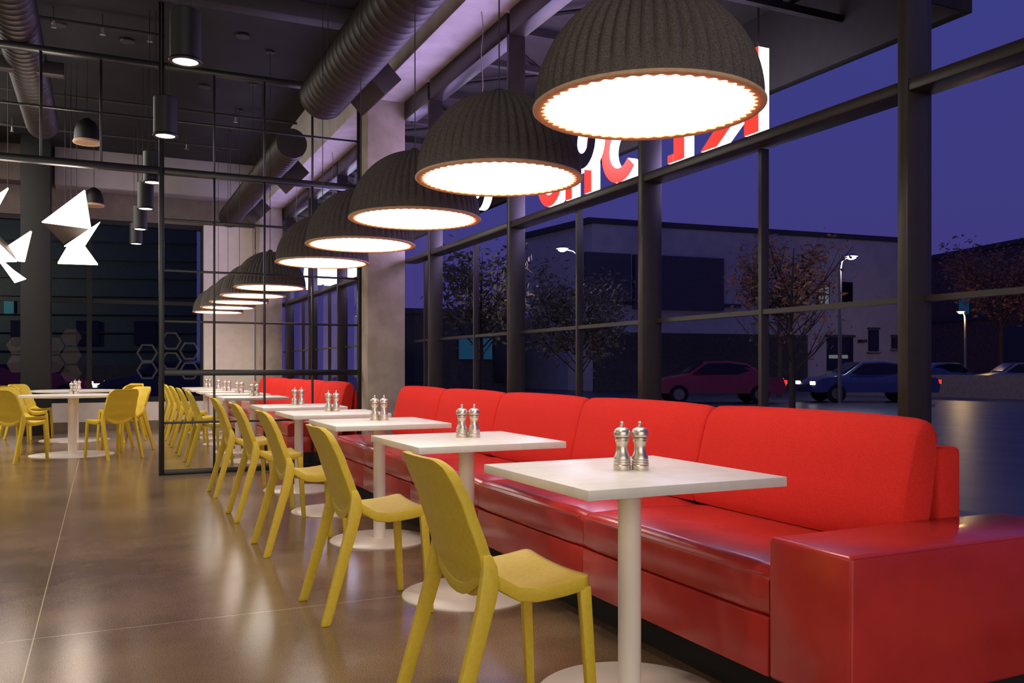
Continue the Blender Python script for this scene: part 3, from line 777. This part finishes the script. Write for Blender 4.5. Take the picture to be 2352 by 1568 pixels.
for pxa, pxb, pt_, pb in ((1994, 2016, 757, 806), (2047, 2070, 774, 800)):
    wpanel('window_pane', 'darkpane', pxa, pt_, pxb, pb, .1); wpanel('window_lintel', 'bbase', pxa-2, pt_-5, pxb+2, pt_-1, .14); wpanel('window_sill', 'walk', pxa-3, pb+2, pxb+3, pb+5, .2)
gd = wpanel('garage_door', 'darkpane', 1899, 774, 1957, 850, .1)
wpanel('garage_lintel', 'bbase', 1896, 769, 1960, 775, .2)
for pxa in (1901, 1911, 1931): wpanel('door_window', 'litpane', pxa, 815, pxa+13, 823, .13, par=gd)
wpanel('wall_lamp_bracket', 'bcap', 1970, 780, 1984, 786, .3)
# buildings to the right
def building(name, lab, px0, px1, t0, t1, pytop, mk, depth=12):
    a, b = d3pt(px0, 843, t0), d3pt(px1, 843, t1)
    z1 = d3pt(px0, pytop, t0).z
    d = Vector((a.x+b.x, a.y+b.y, 0)).normalized()*depth
    o = thing(name, lab, 'building', (0, 0, 0))
    m = MB(); solid(m, [a, b, b+d, a+d], GZ, z1); m.build('wall', mk, o, smooth=False)
    m = MB(); e = (b-a).normalized()*.2
    solid(m, [a-e-d*.015, b+e-d*.015, b+e+d, a-e+d], z1, z1+.3); m.build('roof_edge', 'bcap', o, smooth=False)
    return o, a, b, z1
o, a, b, z1 = building('brick_building', 'dark brown building at the right edge beyond the parapet', 2120, 2440, 62, 50, 600, 'brick')
def bpanel(o, a, b, k0, k1, z0, z1, mk, name):
    n = Vector((-(a.x+b.x), -(a.y+b.y), 0)).normalized()
    p, q = a+(b-a)*k0, a+(b-a)*k1; m = MB(); solid(m, [p+n*.02, q+n*.02, q+n*.2, p+n*.2], z0, z1); m.build(name, mk, o, smooth=False)
bpanel(o, a, b, .30, .38, 4.6, 5.6, 'teal', 'lit_sign'); bpanel(o, a, b, .62, .80, GZ, 3.6, 'darkpane', 'dark_doorway')
bpanel(o, a, b, .0, .55, 4.2, 4.5, 'bcap', 'string_course')
o, a, b, z1 = building('low_shop', 'low dark shop building left of the warehouse across the street', 880, 1190, 44, 46, 720, 'bbase', 8)
bpanel(o, a, b, .55, .8, 1.5, 2.6, 'teal', 'lit_sign'); bpanel(o, a, b, .1, .4, .3, 2.4, 'darkpane', 'shop_window'); bpanel(o, a, b, .82, .97, .3, 2.2, 'darkpane', 'shop_window')
# buildings behind the far windows
o, a, b, z1 = building('teal_building', 'dark teal clad building seen through the far windows', -300, 452, 42, 44, 455, 'tealw', 14)
for k in range(7): bpanel(o, a, b, .0, 1.0, 1.9+k*.9, 1.94+k*.9, 'bcap', 'siding_joint')
for k0 in (.42, .62, .80): bpanel(o, a, b, k0, k0+.07, 2.2, 3.4, 'darkpane', 'window_pane')
bpanel(o, a, b, .40, .43, 3.7, 4.5, 'teal', 'lit_sign')
bpanel(o, a, b, .0, 1., GZ, 1.2, 'bbase', 'base_course')

# ------------------------------------------------------------------ trees
def tree(lab, base, h, spread, crown0, nleaf, leafm, seed, ls=.09, grp='street trees'):
    rd = random.Random(seed)
    t = thing('street_tree', lab, 'tree', base, 0, grp)
    m = MB(); tips = []
    m.tube([(0, 0, 0), (.02, .0, crown0), (.0, .03, h*.6), (.05, 0, h)], [.06*h/3, .045*h/3, .03*h/3, .006], 8)
    for k in range(18):
        z0 = crown0+(h*.75-crown0)*k/18; a = k*2.4+rd.random(); L_ = spread*(.55+.45*rd.random())*(1-.5*(z0-crown0)/h)
        p0 = Vector((.01, .01, z0)); p1 = p0+Vector((math.cos(a)*L_*.5, math.sin(a)*L_*.5, L_*.45)); p2 = p0+Vector((math.cos(a)*L_, math.sin(a)*L_, L_*1.05))
        m.tube([p0, p1, p2], [.016*h/3, .011*h/3, .004], 5); tips += [p1, p2, (p1+p2)/2]
        for j in range(2):
            b_ = a+(j-.5)*1.4; q = p1+Vector((math.cos(b_)*L_*.4, math.sin(b_)*L_*.4, L_*.5)); m.tube([p1, (p1+q)/2+Vector((0, 0, -.02)), q], [.008*h/3, .006, .003], 5); tips += [q, (p1+q)/2]
    m.build('trunk', 'bark', t)
    m = MB()
    for k in range(nleaf):
        c = rd.choice(tips)+Vector((rd.gauss(0, 1), rd.gauss(0, 1), rd.gauss(0, 1)))*spread*.13
        u = Vector((rd.gauss(0, 1), rd.gauss(0, 1), rd.gauss(0, 1))).normalized(); w_ = u.orthogonal().normalized(); s_ = ls*(.6+.6*rd.random())
        V = [m.v(c+u*s_), m.v(c+w_*s_*.45+u.cross(w_)*s_*.12), m.v(c-u*s_), m.v(c-w_*s_*.45)]; m.f(V)
    m.build('foliage', leafm, t, smooth=False)
    return t
def gp(px, t): p = d3pt(px, 843, t); return (p.x, p.y, GZ)
tree('bare young street tree with few rust leaves, outside the nearest full window', gp(1818, 13.5), 3.1, 1.15, 1.0, 500, 'leaf', 3, .05)
tree('brown leaved tree before the warehouse door, behind the young bare tree', gp(1790, 36), 6.2, 2.2, 2.4, 2600, 'leaf', 5, .16)
tree('brown leafed tree outside the second window from the right', gp(1330, 26), 3.6, 1.9, .9, 3000, 'leaf2', 9, .11)
tree('dark tree outside the third window from the right', gp(1105, 30), 5.2, 2.2, 1.6, 2200, 'leaf2', 11, .13)
tree('leafy tree above the parapet wall at the right edge', gp(2300, 47), 7.2, 3.2, 3.0, 3400, 'leaf', 13, .15)

# ------------------------------------------------------------------ street lamps
def street_lamp(lab, px, t, pytop, arm, hm, rgb, power):
    p = d3pt(px, 843, t); zt_ = d3pt(px, pytop, t).z
    o = thing('street_lamp', lab, 'street lamp', (p.x, p.y, GZ), 0, 'street lamps across the road')
    hgt = zt_-GZ; s, c = math.sin(YAW), math.cos(YAW); rx = Vector((c, -s, 0))
    pts = [(0, 0, 0), (0, 0, hgt*.6), (0, 0, hgt-.4)] + [tuple(rx*arm*(1-math.cos(R(a)))*.8+Vector((0, 0, hgt-.4+.4*math.sin(R(a))))) for a in (30, 60, 90)]
    MB().tube(pts, [.075, .06, .05, .04, .035, .03], 10).build('pole', 'pole', o)
    hp = rx*arm+Vector((0, 0, hgt+.02))
    MB().lathe([(.05, .10), (.20, .04), (.22, 0), (.18, -.02)], hp, 16).build('lamp_head', 'pole', o)
    MB().lathe([(.14, -.03), (.15, -.06), (.08, -.10)], hp, 16).build('lens', hm, o)
    l = bpy.data.lights.new('street_light', 'POINT'); l.energy = power; l.color = rgb; l.shadow_soft_size = .2
    lo = bpy.data.objects.new('street_light', l); COL.objects.link(lo); lo.location = (p.x+hp.x, p.y+hp.y, GZ+hgt-.3)
street_lamp('street lamp with a white head on a tall pole before the warehouse', 1929, 30, 590, .40, 'lamphead', (.85, .85, 1), 260)
street_lamp('street lamp with its arm reaching left, seen in the second window', 1333, 30, 572, -.62, 'lamphead', (.85, .85, 1), 160)
street_lamp('orange lit street lamp beyond the parapet at the right', 2217, 44, 716, -.22, 'lamphead2', (1, .65, .3), 120)

street_lamp('added unseen lamp left of view, lighting the building past the far windows', -330, 36, 560, .5, 'lamphead2', (1, .8, .55), 600)  # lamp added out of view to warm the teal building

# ------------------------------------------------------------------ cars
def car(lab, px, t, heading, paint):
    p = d3pt(px, 843, t)
    o = thing('parked_car', lab, 'car', (p.x, p.y, GZ), heading, 'cars on the street')
    prof = [(-2.2, .35), (-2.25, .62), (-2.15, .86), (-1.6, .93), (-.95, 1.36), (-.3, 1.45), (.45, 1.42), (1.05, 1.0), (1.9, .84), (2.2, .66), (2.22, .36)]
    rings = []
    for y, s in ((-.86, .0), (-.84, .6), (-.70, 1.), (.70, 1.), (.84, .6), (.86, .0)):
        rings.append([(x*(1-.015*(1-s)), y*(1 if z < .95 else .84), z if z < .95 else z-.03*(1-s)) for x, z in prof])
    m = MB(); m.loft(rings); m.build('body', paint, o, ang=40)
    for s in (-1, 1):
        m = MB(); m.prism([(-1.42, .97), (-.92, 1.31), (-.32, 1.38), (.42, 1.36), (.90, 1.02)], 'y', s*.745, s*.775); m.build('side_window', 'carglass', o, smooth=False)
    m = MB(); m.loft([[(.99, y, 1.06), (.52, y, 1.39), (.50, y, 1.42), (1.02, y, 1.07)] for y in (-.62, .62)]); m.build('windscreen', 'carglass', o, smooth=False)
    for x in (-1.35, 1.38):
        for s in (-1, 1):
            m = MB(); m.tube([(x, s*.70, .32), (x, s*.89, .32)], .32, 20); wl = m.build('wheel', 'tyre', o); MB().tube([(x, s*.885, .32), (x, s*.90, .32)], .19, 16).build('hub_cap', 'pole', wl)
    for s in (-1, 1):
        MB().box((2.14, s*.78-.14, .62), (2.25, s*.78+.14, .74)).build('headlight', 'headl', o, bevel=.02)
        MB().box((-2.27, s*.74-.12, .66), (-2.17, s*.74+.12, .80)).build('tail_light', 'taill', o, bevel=.02)
    return o
hd = -YAW
car('red car on the street behind the bare young tree', 1640, 30, hd+math.pi, 'carred')
car('blue car on the street before the garage door', 1990, 31, hd+math.pi, 'carblue')
car('dark car beyond the parapet under the orange lamp', 2160, 40, hd+.3, 'carblue')
car('grey car beyond the parapet near the right edge', 2345, 38, hd+3.0, 'cargrey')
car('red car seen through the far windows on the left', 80, 31, hd+.1, 'carred')
car('black car seen through the far windows by the partition', 410, 27, hd+3.1, 'cardark')

# ------------------------------------------------------------------ lights
def spot(x, y, z, e, deg=95, col=(1, .82, .62), r=.07, blend=.7):
    l = bpy.data.lights.new('down_spot', 'SPOT'); l.energy = e; l.color = col; l.spot_size = R(deg); l.spot_blend = blend; l.shadow_soft_size = r
    o = bpy.data.objects.new('down_spot', l); COL.objects.link(o); o.location = (x, y, z)
    return o
WARM = (1, .88, .75)
for y in CANY: spot(.465, y, 2.965, 70, col=WARM)
for y in (3.8, 1.9, 0, -1.9): spot(.465, y, 2.965, 70, col=WARM)
for y in (-1.9, 0, 1.9, 3.8, 5.7, 7.6, 9.6, 11.3, 13, 14.5): spot(-2.6, y, 2.965, 70, col=WARM)  # unseen second row, spots without fixtures added to light the floor
for y in LY: spot(1.756, y, 1.995, 18, deg=150, col=(1, .90, .80), r=.30, blend=.8)
def area(name, loc, rot, sx, sy, e, col):
    a = bpy.data.lights.new(name, 'AREA'); a.shape = 'RECTANGLE'; a.size = sx; a.size_y = sy; a.energy = e; a.color = col
    o = bpy.data.objects.new(name, a); COL.objects.link(o); o.location = loc; o.rotation_euler = [R(v) for v in rot]
# added unseen fill lights: behind the camera, on the left, over the far room
area('rear_fill', (-1.6, -5.4, 2.6), (84, 0, -4), 9.5, 4, 335, (1, .91, .82))
area('left_fill', (-5.6, 4.5, 3.6), (0, -58, 0), 2.4, 9, 62, (1, .90, .80))
area('far_room_fill', (-2.6, 12.6, 4.0), (0, -32, 0), 4, 5, 260, (1, .91, .82))
# violet glow of the lit street sign and canopy falling in through the upper panes
area('sign_glow', (3.36, 6.6, 2.45), (0, 142, 0), .5, 5.0, 44, (.60, .46, 1))
area('sign_glow', (4.0, 6.4, 2.62), (0, 125, 0), 1.0, 5.0, 70, (.60, .46, 1))
area('sign_glow', (3.36, 13.2, 2.45), (0, 142, 0), .5, 5.0, 44, (.60, .46, 1))
area('sign_glow', (4.0, 13.2, 2.62), (0, 125, 0), 1.0, 5.0, 60, (.60, .46, 1))

# world: even dusk sky
W = bpy.data.worlds.new('World'); SC.world = W; W.use_nodes = True
nt = W.node_tree; bg = nt.nodes['Background']; bg.inputs['Strength'].default_value = 1.
tc = nt.nodes.new('ShaderNodeTexCoord'); sp = nt.nodes.new('ShaderNodeSeparateXYZ'); rp = nt.nodes.new('ShaderNodeValToRGB')
nt.links.new(tc.outputs['Generated'], sp.inputs[0]); nt.links.new(sp.outputs[2], rp.inputs['Fac']); nt.links.new(rp.outputs[0], bg.inputs['Color'])
rp.color_ramp.elements[0].position = .0; rp.color_ramp.elements[0].color = lin(66, 56, 122)
rp.color_ramp.elements[1].position = .5; rp.color_ramp.elements[1].color = lin(58, 64, 140)

vs = SC.view_settings
vs.view_transform = 'Standard'; vs.look = 'None'; vs.exposure = 0.; vs.gamma = 1.; vs.use_curve_mapping = False
SC.cycles.use_denoising = True
SC.cycles.max_bounces = 8; SC.cycles.transparent_max_bounces = 24
SC.cycles.sample_clamp_indirect = 6
